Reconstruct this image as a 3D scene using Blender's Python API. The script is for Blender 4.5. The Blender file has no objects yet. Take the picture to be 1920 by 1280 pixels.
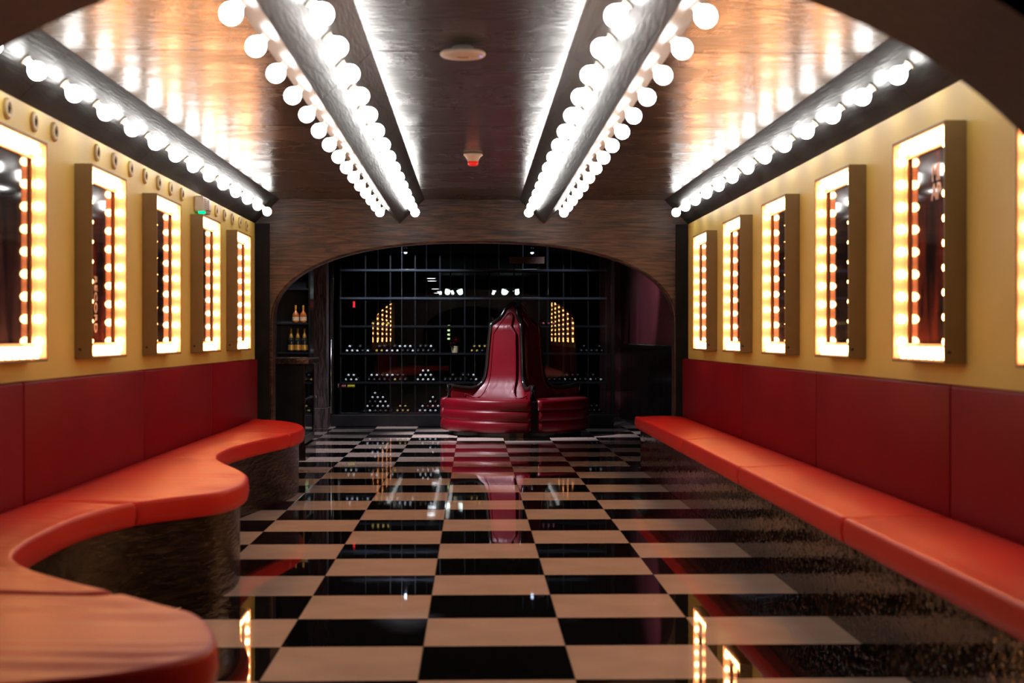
import bpy, bmesh, math, random
from mathutils import Vector, Matrix

# ------------------------------------------------------------------ camera, world, exposure
sc = bpy.context.scene
COL = sc.collection
F_PX = 2680.0
cam_d = bpy.data.cameras.new('camera'); cam = bpy.data.objects.new('camera', cam_d); COL.objects.link(cam)
cam_d.sensor_width = 36.0; cam_d.sensor_fit = 'HORIZONTAL'; cam_d.lens = 36.0*F_PX/1920.0
cam.location = (0, 0, 1.30)
cam.rotation_euler = (math.pi/2 - math.atan(7/F_PX), 0, -math.atan(72/F_PX))
cam_d.clip_end = 200
cam_d.dof.use_dof = True; cam_d.dof.focus_distance = 18.5; cam_d.dof.aperture_fstop = 2.8; cam_d.dof.aperture_blades = 9
sc.camera = cam
world = bpy.data.worlds.new('world'); sc.world = world; world.use_nodes = True
world.node_tree.nodes['Background'].inputs[0].default_value = (0.5, 0.55, 0.7, 1)
world.node_tree.nodes['Background'].inputs[1].default_value = 0.0015
vs = sc.view_settings
vs.view_transform = 'Standard'; vs.look = 'None'; vs.exposure = 0.0; vs.gamma = 1.0; vs.use_curve_mapping = False
sc.cycles.use_denoising = True
sc.cycles.max_bounces = 8; sc.cycles.glossy_bounces = 5; sc.cycles.diffuse_bounces = 4; sc.cycles.transparent_max_bounces = 12
sc.cycles.sample_clamp_indirect = 4.0
sc.cycles.caustics_reflective = False; sc.cycles.caustics_refractive = False

WHITE_BULB = 20.0      # radiance of the white ceiling globes
WARM_BULB = 47.0       # radiance of the small warm bulbs in the light boxes

# ------------------------------------------------------------------ helpers
random.seed(7)
PI = math.pi
MAT = {}
def lin(c): return tuple(c) + (1.0,)
def mat(name, col, rough=0.5, metal=0.0, spec=0.5, col2=None, nscale=4.0, stretch=(1, 1, 1), bump=0.0, bscale=None,
        bstretch=None, ramp=(0.35, 0.65), coat=0.0, detail=6.0, distort=0.0, emit=None, estr=0.0, sheen=0.0, rvar=None):
    m = bpy.data.materials.new(name); m.use_nodes = True; nt = m.node_tree; p = nt.nodes['Principled BSDF']
    p.inputs['Base Color'].default_value = lin(col); p.inputs['Roughness'].default_value = rough
    p.inputs['Metallic'].default_value = metal; p.inputs['Specular IOR Level'].default_value = spec
    p.inputs['Coat Weight'].default_value = coat; p.inputs['Coat Roughness'].default_value = 0.05
    if sheen: p.inputs['Sheen Weight'].default_value = sheen
    if emit: p.inputs['Emission Color'].default_value = lin(emit); p.inputs['Emission Strength'].default_value = estr
    tc = nt.nodes.new('ShaderNodeTexCoord')
    def noise(scale, st, dist):
        mp = nt.nodes.new('ShaderNodeMapping'); mp.inputs['Scale'].default_value = st
        nt.links.new(tc.outputs['Object'], mp.inputs['Vector'])
        n = nt.nodes.new('ShaderNodeTexNoise'); n.inputs['Scale'].default_value = scale; n.inputs['Detail'].default_value = detail
        n.inputs['Distortion'].default_value = dist
        nt.links.new(mp.outputs[0], n.inputs['Vector']); return n
    if col2 is not None:
        n = noise(nscale, stretch, distort); r = nt.nodes.new('ShaderNodeValToRGB')
        r.color_ramp.elements[0].position = ramp[0]; r.color_ramp.elements[1].position = ramp[1]
        r.color_ramp.elements[0].color = lin(col); r.color_ramp.elements[1].color = lin(col2)
        nt.links.new(n.outputs['Fac'], r.inputs[0]); nt.links.new(r.outputs[0], p.inputs['Base Color'])
    if rvar:
        n = noise(1.1, stretch, 1.5); r = nt.nodes.new('ShaderNodeMapRange')
        r.inputs['From Min'].default_value = 0.35; r.inputs['From Max'].default_value = 0.65
        r.inputs['To Min'].default_value, r.inputs['To Max'].default_value = rvar
        nt.links.new(n.outputs['Fac'], r.inputs[0]); nt.links.new(r.outputs[0], p.inputs['Roughness'])
    if bump:
        n = noise(bscale or nscale, bstretch or stretch, 0.0); b = nt.nodes.new('ShaderNodeBump')
        b.inputs['Strength'].default_value = bump; b.inputs['Distance'].default_value = 0.02
        nt.links.new(n.outputs['Fac'], b.inputs['Height']); nt.links.new(b.outputs[0], p.inputs['Normal'])
    MAT[name] = m; return m
def emat(name, col, strength):
    m = bpy.data.materials.new(name); m.use_nodes = True; nt = m.node_tree
    nt.nodes.remove(nt.nodes['Principled BSDF']); e = nt.nodes.new('ShaderNodeEmission')
    e.inputs[0].default_value = lin(col); e.inputs[1].default_value = strength
    nt.links.new(e.outputs[0], nt.nodes['Material Output'].inputs[0]); MAT[name] = m; return m
def glass(name, tint=(1, 1, 1), ior=1.5, rough=0.0):
    m = bpy.data.materials.new(name); m.use_nodes = True; nt = m.node_tree
    nt.nodes.remove(nt.nodes['Principled BSDF'])
    t = nt.nodes.new('ShaderNodeBsdfTransparent'); t.inputs[0].default_value = lin(tint)
    g = nt.nodes.new('ShaderNodeBsdfGlossy'); g.inputs['Roughness'].default_value = rough
    f = nt.nodes.new('ShaderNodeFresnel')
    ge = nt.nodes.new('ShaderNodeNewGeometry'); mr = nt.nodes.new('ShaderNodeMapRange')      # thin pane: both faces reflect alike
    mr.inputs['To Min'].default_value = ior; mr.inputs['To Max'].default_value = 1.0/ior
    nt.links.new(ge.outputs['Backfacing'], mr.inputs[0]); nt.links.new(mr.outputs[0], f.inputs['IOR'])
    mx = nt.nodes.new('ShaderNodeMixShader')
    nt.links.new(f.outputs[0], mx.inputs[0]); nt.links.new(t.outputs[0], mx.inputs[1]); nt.links.new(g.outputs[0], mx.inputs[2])
    nt.links.new(mx.outputs[0], nt.nodes['Material Output'].inputs[0]); MAT[name] = m; return m
def M(x): return MAT[x]

def mesh_of(bm, name='m', smooth=False, mats=None):
    bmesh.ops.recalc_face_normals(bm, faces=bm.faces[:])
    if smooth:
        for f in bm.faces: f.smooth = True
    me = bpy.data.meshes.new(name); bm.to_mesh(me); bm.free()
    for k in (mats or []): me.materials.append(M(k))
    return me
def link(name, me, parent=None, loc=(0, 0, 0), rot=(0, 0, 0), mat_=None):
    o = bpy.data.objects.new(name, me); COL.objects.link(o)
    o.location = loc; o.rotation_euler = rot
    if mat_ and me is not None and len(me.materials) == 0: me.materials.append(M(mat_))
    if parent is not None: o.parent = parent
    return o
def obj(name, bm, m, parent=None, smooth=False, loc=(0, 0, 0), rot=(0, 0, 0)):
    return link(name, mesh_of(bm, name, smooth, [m] if isinstance(m, str) else m), parent, loc, rot)
def tag(o, label=None, cat=None, group=None, kind=None):
    if label: o['label'] = label
    if cat: o['category'] = cat
    if group: o['group'] = group
    if kind: o['kind'] = kind
    return o
def thing(name, label, cat, loc=(0, 0, 0), rz=0.0, group=None):
    e = bpy.data.objects.new(name, None); COL.objects.link(e); e.location = loc; e.rotation_euler = (0, 0, rz)
    e.empty_display_size = 0.1
    return tag(e, label, cat, group)
def struct(name, bm, m, label=None, smooth=False):
    return tag(obj(name, bm, m, None, smooth), label, None, None, 'structure')
def nb(): return bmesh.new()
def box(bm, x0, x1, y0, y1, z0, z1, bev=0.0, seg=2):
    r = bmesh.ops.create_cube(bm, size=1.0)
    mtx = Matrix.Translation(((x0+x1)/2, (y0+y1)/2, (z0+z1)/2)) @ Matrix.Diagonal((abs(x1-x0), abs(y1-y0), abs(z1-z0), 1))
    bmesh.ops.transform(bm, matrix=mtx, verts=r['verts'])
    if bev:
        es = list({e for v in r['verts'] for e in v.link_edges})
        bmesh.ops.bevel(bm, geom=es, offset=bev, segments=seg, affect='EDGES', profile=0.5)
    return bm
def bx(x0, x1, y0, y1, z0, z1, bev=0.0, seg=2): return box(nb(), x0, x1, y0, y1, z0, z1, bev, seg)
def slab(bm, a, b, c, d, n, t):
    """quad a-b-c-d thickened by t along -n"""
    a, b, c, d, n = map(Vector, (a, b, c, d, n)); n.normalize()
    top = [bm.verts.new(p) for p in (a, b, c, d)]; bot = [bm.verts.new(p - n*t) for p in (a, b, c, d)]
    bm.faces.new(top); bm.faces.new(bot[::-1])
    for i in range(4): bm.faces.new((top[i], bot[i], bot[(i+1) % 4], top[(i+1) % 4]))
    return bm
def lathe(bm, prof, seg=16, mi=None, cap=True):
    rings = []
    for r, z in prof:
        if r < 1e-5: rings.append([bm.verts.new((0, 0, z))])
        else: rings.append([bm.verts.new((r*math.cos(2*PI*i/seg), r*math.sin(2*PI*i/seg), z)) for i in range(seg)])
    for k in range(len(rings)-1):
        A, B = rings[k], rings[k+1]
        for i in range(seg):
            j = (i+1) % seg
            if len(A) == 1 and len(B) == 1: continue
            if len(A) == 1: f = bm.faces.new((A[0], B[i], B[j]))
            elif len(B) == 1: f = bm.faces.new((A[i], A[j], B[0]))
            else: f = bm.faces.new((A[i], A[j], B[j], B[i]))
            if mi: f.material_index = mi[k]
    if cap:
        if len(rings[0]) > 2: bm.faces.new(rings[0][::-1])
        if len(rings[-1]) > 2: bm.faces.new(rings[-1])
    return bm
def tube(bm, pts, r, seg=8):
    pts = [Vector(p) for p in pts]; rings = []
    for i, p in enumerate(pts):
        d = (pts[min(i+1, len(pts)-1)] - pts[max(i-1, 0)]).normalized()
        u = d.cross(Vector((0, 0, 1)))
        if u.length < 1e-3: u = d.cross(Vector((0, 1, 0)))
        u.normalize(); v = d.cross(u)
        rr = r[i] if isinstance(r, (list, tuple)) else r
        rings.append([bm.verts.new(p + (u*math.cos(2*PI*k/seg) + v*math.sin(2*PI*k/seg))*rr) for k in range(seg)])
    for a, b in zip(rings, rings[1:]):
        for k in range(seg): bm.faces.new((a[k], a[(k+1) % seg], b[(k+1) % seg], b[k]))
    bm.faces.new(rings[0]); bm.faces.new(rings[-1][::-1]); return bm
def catmull(pts, n=5):
    out = []
    for i in range(len(pts)-1):
        p0 = pts[max(i-1, 0)]; p1 = pts[i]; p2 = pts[i+1]; p3 = pts[min(i+2, len(pts)-1)]
        for k in range(n):
            t = k/n
            out.append(tuple(0.5*(2*b + (c-a)*t + (2*a-5*b+4*c-d)*t*t + (3*b-a-3*c+d)*t**3) for a, b, c, d in zip(p0, p1, p2, p3)))
    out.append(tuple(pts[-1])); return out
ORD = ['first', 'second', 'third', 'fourth', 'fifth', 'sixth', 'seventh', 'eighth', 'ninth', 'tenth', 'eleventh', 'twelfth',
       'thirteenth', 'fourteenth', 'fifteenth', 'sixteenth', 'seventeenth', 'eighteenth']

# ------------------------------------------------------------------ materials
mat('tile_white', (0.70, 0.56, 0.47), 0.025, col2=(0.61, 0.485, 0.40), nscale=3, bump=0.010, bscale=5)
mat('tile_black', (0.005, 0.005, 0.006), 0.025, bump=0.010, bscale=5)
mat('grout', (0.05, 0.045, 0.04), 0.7, col2=(0.08, 0.07, 0.06), nscale=30)
mat('wall_paint', (0.83, 0.63, 0.16), 0.5, col2=(0.78, 0.59, 0.145), nscale=2.5, bump=0.02, bscale=60)
mat('case_paint', (0.26, 0.165, 0.06), 0.45, col2=(0.23, 0.145, 0.05), nscale=9)
mat('border_paint', (0.34, 0.21, 0.165), 0.16, col2=(0.31, 0.19, 0.15), nscale=9)
mat('case_inner', (0.42, 0.245, 0.21), 0.4, col2=(0.39, 0.225, 0.195), nscale=9)
mat('ceil_wood', (0.008, 0.0055, 0.0045), 0.27, metal=0.4, col2=(0.060, 0.036, 0.026), nscale=3.2, stretch=(1.0, 1.7, 1), bump=0.16, bscale=14,
    bstretch=(1.0, 2.2, 1), ramp=(0.34, 0.70), distort=3.5, detail=10, spec=0.35, rvar=(0.20, 0.31))
mat('beam_wood', (0.008, 0.0083, 0.0075), 0.34, spec=0.2, col2=(0.022, 0.022, 0.0195), nscale=6, stretch=(6, 0.5, 6), bump=0.15, bscale=12,
    bstretch=(8, 0.6, 8))
mat('arch_wood', (0.010, 0.0055, 0.004), 0.40, spec=0.35, col2=(0.078, 0.040, 0.024), nscale=2.6, stretch=(0.9, 1, 9), bump=0.2, bscale=5,
    bstretch=(0.8, 1, 14), ramp=(0.38, 0.66), distort=1.6, detail=9)
mat('dark_wood', (0.014, 0.010, 0.009), 0.4, col2=(0.030, 0.020, 0.016), nscale=3, stretch=(6, 6, 0.7), bump=0.12, bscale=6)
mat('pillar_wood', (0.022, 0.015, 0.017), 0.4, col2=(0.115, 0.085, 0.090), nscale=6, stretch=(5, 5, 0.6), bump=0.4, bscale=8,
    ramp=(0.42, 0.58), distort=1.0)
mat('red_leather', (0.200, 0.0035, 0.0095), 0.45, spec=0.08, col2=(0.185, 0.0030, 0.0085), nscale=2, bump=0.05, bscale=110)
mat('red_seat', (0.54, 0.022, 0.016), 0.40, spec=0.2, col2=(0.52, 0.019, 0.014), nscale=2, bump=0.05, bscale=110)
mat('settee_red', (0.095, 0.0013, 0.005), 0.36, spec=0.2, col2=(0.083, 0.0011, 0.0044), nscale=3, bump=0.03, bscale=80)
mat('black_gloss', (0.006, 0.005, 0.005), 0.18, col2=(0.011, 0.008, 0.007), nscale=5)
mat('black_matt', (0.006, 0.006, 0.006), 0.7, spec=0.15, col2=(0.012, 0.011, 0.012), nscale=5)
mat('bench_base', (0.005, 0.0036, 0.003), 0.14, spec=0.18, col2=(0.030, 0.022, 0.015), nscale=5, stretch=(1, 1, 7), bump=0.55, bscale=9,
    bstretch=(1, 1.0, 5), detail=5, ramp=(0.45, 0.7))
mat('bench_base_right', (0.006, 0.005, 0.004), 0.04, spec=0.25, col2=(0.022, 0.017, 0.012), nscale=5, stretch=(1, 1, 3), bump=0.10, bscale=16,
    bstretch=(1, 1, 1.0), detail=3, ramp=(0.45, 0.7))
def add_spikes(m, scale, dist_):
    nt = m.node_tree; p = nt.nodes['Principled BSDF']; tc = nt.nodes.new('ShaderNodeTexCoord')
    n = nt.nodes.new('ShaderNodeTexNoise'); n.inputs['Scale'].default_value = scale; n.inputs['Detail'].default_value = 1.0
    nt.links.new(tc.outputs['Object'], n.inputs['Vector'])
    r = nt.nodes.new('ShaderNodeMapRange'); r.inputs['From Min'].default_value = 0.56; r.inputs['From Max'].default_value = 0.80
    nt.links.new(n.outputs['Fac'], r.inputs[0])
    b = nt.nodes.new('ShaderNodeBump'); b.inputs['Strength'].default_value = 1.0; b.inputs['Distance'].default_value = dist_
    nt.links.new(r.outputs[0], b.inputs['Height'])
    if p.inputs['Normal'].links: nt.links.new(p.inputs['Normal'].links[0].from_socket, b.inputs['Normal'])
    nt.links.new(b.outputs[0], p.inputs['Normal'])
add_spikes(M('bench_base_right'), 40, 0.0045)
mat('red_wall', (0.16, 0.026, 0.038), 0.5, col2=(0.12, 0.019, 0.028), nscale=1.4, bump=0.03, bscale=40)
mat('plastic_white', (0.66, 0.58, 0.48), 0.4, col2=(0.62, 0.54, 0.44), nscale=6)
mat('socket_cream', (0.62, 0.47, 0.24), 0.45, col2=(0.56, 0.42, 0.2), nscale=8)
mat('socket_metal', (0.10, 0.09, 0.075), 0.4, metal=0.6, col2=(0.15, 0.13, 0.1), nscale=20)
mat('hole_dark', (0.03, 0.022, 0.014), 0.8, col2=(0.05, 0.035, 0.02), nscale=20)
mat('rack_metal', (0.0045, 0.0050, 0.0060), 0.5, spec=0.2, col2=(0.0070, 0.0076, 0.0088), nscale=14)
mat('rear_metal', (0.030, 0.034, 0.040), 0.4, metal=0.2, col2=(0.022, 0.026, 0.031), nscale=8)
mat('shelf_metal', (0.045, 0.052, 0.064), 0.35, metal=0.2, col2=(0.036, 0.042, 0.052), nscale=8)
mat('bottle_glass', (0.008, 0.012, 0.009), 0.06, col2=(0.014, 0.012, 0.008), nscale=9)
mat('amber', (0.30, 0.075, 0.012), 0.08, col2=(0.42, 0.13, 0.02), nscale=14, coat=0.5)
for nm, c in dict(cap_white=(0.9, 0.9, 0.88), cap_gold=(0.75, 0.48, 0.08), cap_pink=(0.6, 0.10, 0.16), cap_dark=(0.06, 0.05, 0.05)).items():
    mat(nm, c, 0.35, col2=tuple(v*0.85 for v in c), nscale=30)
mat('foil_gold', (0.80, 0.48, 0.10), 0.3, metal=0.7, col2=(0.68, 0.40, 0.08), nscale=40)
mat('label_paper', (0.62, 0.50, 0.28), 0.6, col2=(0.45, 0.30, 0.14), nscale=60)
mat('marble', (0.030, 0.022, 0.018), 0.12, col2=(0.14, 0.10, 0.07), nscale=7, distort=2, ramp=(0.5, 0.75), bump=0.2, bscale=20)
mat('door_grey', (0.10, 0.12, 0.14), 0.5, col2=(0.03, 0.035, 0.04), nscale=9)
mat('steel', (0.55, 0.54, 0.5), 0.22, metal=1.0, col2=(0.48, 0.46, 0.42), nscale=10)
mat('sign_brown', (0.05, 0.024, 0.015), 0.6, col2=(0.04, 0.019, 0.012), nscale=8)
mat('ink', (0.03, 0.015, 0.012), 0.6, col2=(0.04, 0.02, 0.015), nscale=20)
mat('red_plastic', (0.75, 0.02, 0.015), 0.3, col2=(0.6, 0.015, 0.01), nscale=10, emit=(1, 0.03, 0.02), estr=0.35)
mat('poster_letter', (0.42, 0.34, 0.32), 0.4, col2=(0.36, 0.28, 0.27), nscale=10)
mat('moulding', (0.16, 0.07, 0.03), 0.4, col2=(0.11, 0.05, 0.02), nscale=20)
mat('leaf_red', (0.35, 0.015, 0.02), 0.5, col2=(0.22, 0.01, 0.015), nscale=12)
mat('leaf_green', (0.03, 0.11, 0.04), 0.5, col2=(0.02, 0.07, 0.03), nscale=12)
mat('yellow_card', (0.7, 0.6, 0.02), 0.5, col2=(0.6, 0.5, 0.02), nscale=12)
mat('orange_card', (0.6, 0.12, 0.06), 0.5, col2=(0.35, 0.15, 0.25), nscale=12)
for i, (a, b, c) in enumerate([((0.012, 0.010, 0.014), (0.060, 0.050, 0.055), (0.7, 1.0, 0.7)), ((0.010, 0.009, 0.012), (0.075, 0.045, 0.05), (1, 2.5, 0.5)),
                               ((0.016, 0.013, 0.016), (0.17, 0.035, 0.026), (1, 5.0, 0.9))]):
    mat('poster_%d' % i, a, 0.05, col2=b, nscale=3.2, stretch=c, ramp=(0.42, 0.72), detail=4, spec=0.4)
glass('pane_glass', (0.86, 0.90, 0.92), 1.5)
glass('cabinet_glass', (0.6, 0.66, 0.7), 1.55)
emat('white_glow', (1.0, 0.97, 0.93), WHITE_BULB)
emat('warm_glow', (1.0, 0.41, 0.135), WARM_BULB)
emat('lamp_glow', (0.80, 1.0, 0.93), 3.0)
emat('down_glow', (0.95, 0.96, 1.0), 6.0)
emat('blue_glow', (0.62, 0.74, 1.0), 22.0)
emat('green_led', (0.0, 1.0, 0.35), 1.5)
emat('violet_led', (0.35, 0.2, 1.0), 2.0)
emat('red_led', (1.0, 0.02, 0.03), 1.6)
emat('fairy_light', (0.75, 1.0, 0.35), 1.2)

# ------------------------------------------------------------------ structure: floor with its tiles
XL, XR, Y0, Y1 = -2.146, 2.122, 3.10, 14.10
H_CEIL = 2.66
fl = struct('floor', bx(-4.6, 4.6, -1.5, 44.2, -0.08, -0.006), 'grout', 'black and cream checkerboard floor polished like a mirror')
T = 0.6
def tile_mesh(w, m): return mesh_of(bx(-w/2+0.0012, w/2-0.0012, -T/2+0.0012, T/2-0.0012, -0.012, 0.0, 0.0012, 1), 'floor_tile', False, [m])
tm = {('b', 0): tile_mesh(T, 'tile_black'), ('w', 0): tile_mesh(T, 'tile_white'), ('b', 1): tile_mesh(T+0.07, 'tile_black'), ('w', 1): tile_mesh(T+0.07, 'tile_white')}
for j in range(-4, 26):
    yc = 5.430 + T*(j+0.5)
    lo, hi = (-4, 4) if yc < 14.3 else (-4, 5)
    if yc > 21.0: break
    for i in range(lo, hi):
        wide = 1 if (i == 2 and yc < 14.3) else 0
        if i == 3 and yc < 14.3: continue
        xc = -0.212 + T*(i+0.5) + 0.035*wide
        link('floor_tile', tm[('b' if (i+j) % 2 == 0 else 'w', wide)], fl, (xc, yc, 0))

# walls of the lounge
struct('wall_left', bx(XL-0.16, XL, Y0, Y1, -0.005, H_CEIL), 'wall_paint', 'long tan wall on the left, hung with light boxes')
struct('wall_right', bx(XR, XR+0.16, Y0, Y1, -0.005, H_CEIL), 'wall_paint', 'long tan wall on the right, hung with light boxes')

def arch_wall(name, y0, y1, x0, x1, ztop, xc, a, zs, b, n, m, label):
    bm = nb(); N = 64
    xs = [xc - a*math.cos(PI*k/N) for k in range(N+1)]
    def za(x):
        t = min(1.0, abs((x-xc)/a)); return zs + b*max(0.0, 1-t**n)**(1.0/n)
    def quad(p, q, r, s): bm.faces.new([bm.verts.new(v) for v in (p, q, r, s)])
    for xa, xb in zip(xs, xs[1:]):
        za_, zb_ = za(xa), za(xb)
        for y in (y0, y1): quad((xa, y, za_), (xb, y, zb_), (xb, y, ztop), (xa, y, ztop))
        quad((xa, y0, za_), (xb, y0, zb_), (xb, y1, zb_), (xa, y1, za_))
        quad((xa, y0, ztop), (xb, y0, ztop), (xb, y1, ztop), (xa, y1, ztop))
    for xa, xb, side in ((x0, xc-a, 1), (xc+a, x1, 0)):
        for y in (y0, y1):
            quad((xa, y, -0.005), (xb, y, -0.005), (xb, y, zs), (xa, y, zs)); quad((xa, y, zs), (xb, y, zs), (xb, y, ztop), (xa, y, ztop))
        xi = xb if side else xa; xo = xa if side else xb
        quad((xi, y0, -0.005), (xi, y1, -0.005), (xi, y1, zs), (xi, y0, zs))
        quad((xo, y0, -0.005), (xo, y1, -0.005), (xo, y1, ztop), (xo, y0, ztop))
    bmesh.ops.remove_doubles(bm, verts=bm.verts[:], dist=1e-5)
    o = struct(name, bm, m, label)
    edge = [(xc-a, 0.0), (xc-a, zs)] + [(x, za(x)) for x in xs[1:-1]] + [(xc+a, zs), (xc+a, 0.0)]
    return o, edge
far, edge = arch_wall('wall_far', Y1, Y1+0.26, -2.75, 2.75, H_CEIL+0.5, 0.007, 1.988, 1.43, 0.815, 2.4, 'arch_wood',
                      'wood-grained far wall with a wide basket arch opening to the lobby')
tr = nb(); tube(tr, [(x, Y1-0.004, max(z, 0.004)) for x, z in edge], 0.011, 6); obj('arch_edge', tr, 'arch_wood', far)
arch_wall('wall_near', 2.62, Y0, -2.75, 2.75, 3.4, -0.02, 1.37, 1.40, 0.756, 2.0, 'dark_wood', 'dark wooden near arch framing the top corners of the view')
struct('shade_strip_1', bx(XL, XL+0.145, Y1-0.02, Y1-0.004, 0.0, 2.42, 0.003, 1), 'black_matt', 'black strip standing for the shade where the left wall meets the far arch')  # shade at the wall end, built as a black strip
struct('shade_strip_2', bx(XR-0.125, XR, Y1-0.02, Y1-0.004, 0.0, 2.42, 0.003, 1), 'black_matt', 'black strip standing for the shade where the right wall meets the far arch')  # same on the right: shade made as a black strip

# ceiling with its veneer panels
ce = struct('ceiling', bx(XL-0.16, XR+0.16, Y0, Y1, H_CEIL+0.012, H_CEIL+0.12), 'black_matt', 'glossy dark veneer ceiling of the lounge')
PY = [3.10, 4.40, 6.80, 9.20, 11.60, 14.10]
for xa, xb in ((-2.14, -0.72), (-0.72, 0.70), (0.70, 2.116)):
    for ya, yb in zip(PY, PY[1:]):
        obj('ceiling_panel', bx(xa+0.0015, xb-0.0015, ya+0.003, yb-0.003, H_CEIL, H_CEIL+0.014, 0.002, 1), 'ceil_wood', ce)

# ------------------------------------------------------------------ ceiling beams with globe bulbs
bm = nb(); R = 0.043
prof = [(0.015, -0.066), (0.016, -0.045)] + [(R*math.sin(a), -R*math.cos(a)) for a in [0.42+(PI-0.42)*k/9 for k in range(1, 9)]] + [(0.0, R)]
lathe(bm, prof, 14); globe_me = mesh_of(bm, 'globe_bulb', True, ['white_glow'])
bm = nb(); lathe(bm, [(0.024, 0.0), (0.024, 0.005), (0.018, 0.007), (0.018, 0.014)], 12); socket_me = mesh_of(bm, 'bulb_socket', False, ['plastic_white'])
BY = [13.645 - 0.5965*k for k in range(18)]
BT = [(Y0+0.004, 4.40), (4.40, 6.80), (6.80, 9.20), (9.20, 11.60), (11.60, Y1-0.022)]
def beam(label, faces, group, cat='ceiling beam', name='lit_ceiling_beam'):
    cx = sum(f[0][0] for f in faces)/len(faces)
    t = thing(name, label, cat, (cx, 8.6, 2.42), 0, group)
    for (xa, za), (xb, zb) in faces:      # (ceiling end) -> (lower end); normal faces the room
        d = Vector((xb-xa, 0, zb-za)).normalized(); n = Vector((d.z, 0, -d.x))
        if n.z > 0: n = -n
        off = Vector((cx, 8.6, 2.42))
        for ya, yb in BT:
            bm = nb(); e = 0.0015
            slab(bm, Vector((xa, ya+e, za))-off, Vector((xb, ya+e, zb))-off, Vector((xb, yb-e, zb))-off, Vector((xa, yb-e, za))-off, n, 0.014)
            obj('board', bm, 'beam_wood', t)
        mid = Vector(((xa+xb)/2, 0, (za+zb)/2)); ang = math.atan2(n.x, n.z)
        if len(faces) == 1: mid = mid - d*0.015
        for y in BY:
            p = Vector((mid.x, y, mid.z)) - off
            s = link('bulb_socket', socket_me, t, p, (0, ang, 0))
            link('globe_bulb', globe_me, t, p + n*(0.066 if len(faces) == 2 else 0.074), (0, ang, 0))
    return t
zl = 2.422; hw = 0.243
beam('V-shaped dark beam with two rows of glowing white globe bulbs, left of the ceiling disc',
     [((-0.725-hw, H_CEIL), (-0.725, zl)), ((-0.725+hw, H_CEIL), (-0.725, zl))], 'bulb-lined ceiling beams')
beam('V-shaped dark beam with two rows of glowing white globe bulbs, right of the ceiling disc',
     [((0.695-hw, H_CEIL), (0.695, zl)), ((0.695+hw, H_CEIL), (0.695, zl))], 'bulb-lined ceiling beams')
beam('slanted dark cove board with one row of white globe bulbs along the left wall',
     [((-1.905, H_CEIL), (XL+0.002, zl))], 'bulb-lined ceiling beams', 'cove', 'lit_cove')
beam('slanted dark cove board with one row of white globe bulbs along the right wall',
     [((1.885, H_CEIL), (XR-0.002, zl))], 'bulb-lined ceiling beams', 'cove', 'lit_cove')

# ------------------------------------------------------------------ light boxes on both walls
bm = nb(); r = 0.023
lathe(bm, [(0.011, 0.0), (0.011, 0.012)] + [(r*math.sin(a), 0.033-r*math.cos(a)) for a in [0.7+(PI-0.7)*k/6 for k in range(1, 6)]] + [(0.0, 0.054)], 10)
warm_me = mesh_of(bm, 'bulb', True, ['warm_glow'])
BW, BH, BD, TH = 0.77, 1.05, 0.096, 0.012
def text_mesh(s, size, m):
    c = bpy.data.curves.new('t', 'FONT'); c.body = s; c.size = size; c.extrude = 0.001; c.align_x = 'CENTER'; c.align_y = 'CENTER'
    c.space_character = 1.05; c.offset = size*0.02
    o = bpy.data.objects.new('t', c); COL.objects.link(o); bpy.context.view_layer.update()
    me = bpy.data.meshes.new_from_object(o); bpy.data.objects.remove(o); me.materials.clear(); me.materials.append(M(m)); return me
# local frame of a box: x = out of the wall into the room, y = along the wall, z = up
side_me = mesh_of(bx(0, BD, -TH/2, TH/2, 0, BH, 0.002, 1), 'casing_side', False, ['case_paint'])
top_me = mesh_of(bx(0, BD, -BW/2+TH, BW/2-TH, -TH/2, TH/2, 0.002, 1), 'casing_top', False, ['case_paint'])
lin_s = mesh_of(bx(0.004, BD-0.004, -0.002, 0.002, TH, BH-TH), 'inner_lining', False, ['case_inner'])
lin_t = mesh_of(bx(0.004, BD-0.004, -BW/2+TH, BW/2-TH, -0.002, 0.002), 'inner_lining', False, ['case_inner'])
post_me = [mesh_of(bx(0.001, 0.034, -BW/2+TH, BW/2-TH, TH, BH-TH), 'poster', False, ['poster_%d' % i]) for i in range(3)]
BR = 0.045
mv_me = mesh_of(bx(0.034, 0.041, -BR/2, BR/2, TH+0.020, BH-TH-0.020, 0.002, 1), 'inner_border', False, ['border_paint'])
mh_me = mesh_of(bx(0.034, 0.041, -BW/2+TH+0.0205+BR, BW/2-TH-0.0205-BR, -BR/2, BR/2, 0.002, 1), 'inner_border', False, ['border_paint'])
bv_me = mesh_of(bx(0.034, 0.046, -0.004, 0.004, TH+0.012+BR, BH-TH-0.012-BR, 0.001, 1), 'moulding', False, ['moulding'])
bh_me = mesh_of(bx(0.034, 0.046, -BW/2+TH+0.020+BR, BW/2-TH-0.020-BR, -0.004, 0.004, 0.001, 1), 'moulding', False, ['moulding'])
bm = nb(); lathe(bm, [(0.008, 0), (0.008, 0.003), (0.004, 0.004)], 8); screw_me = mesh_of(bm, 'screw', False, ['hole_dark'])
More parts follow.
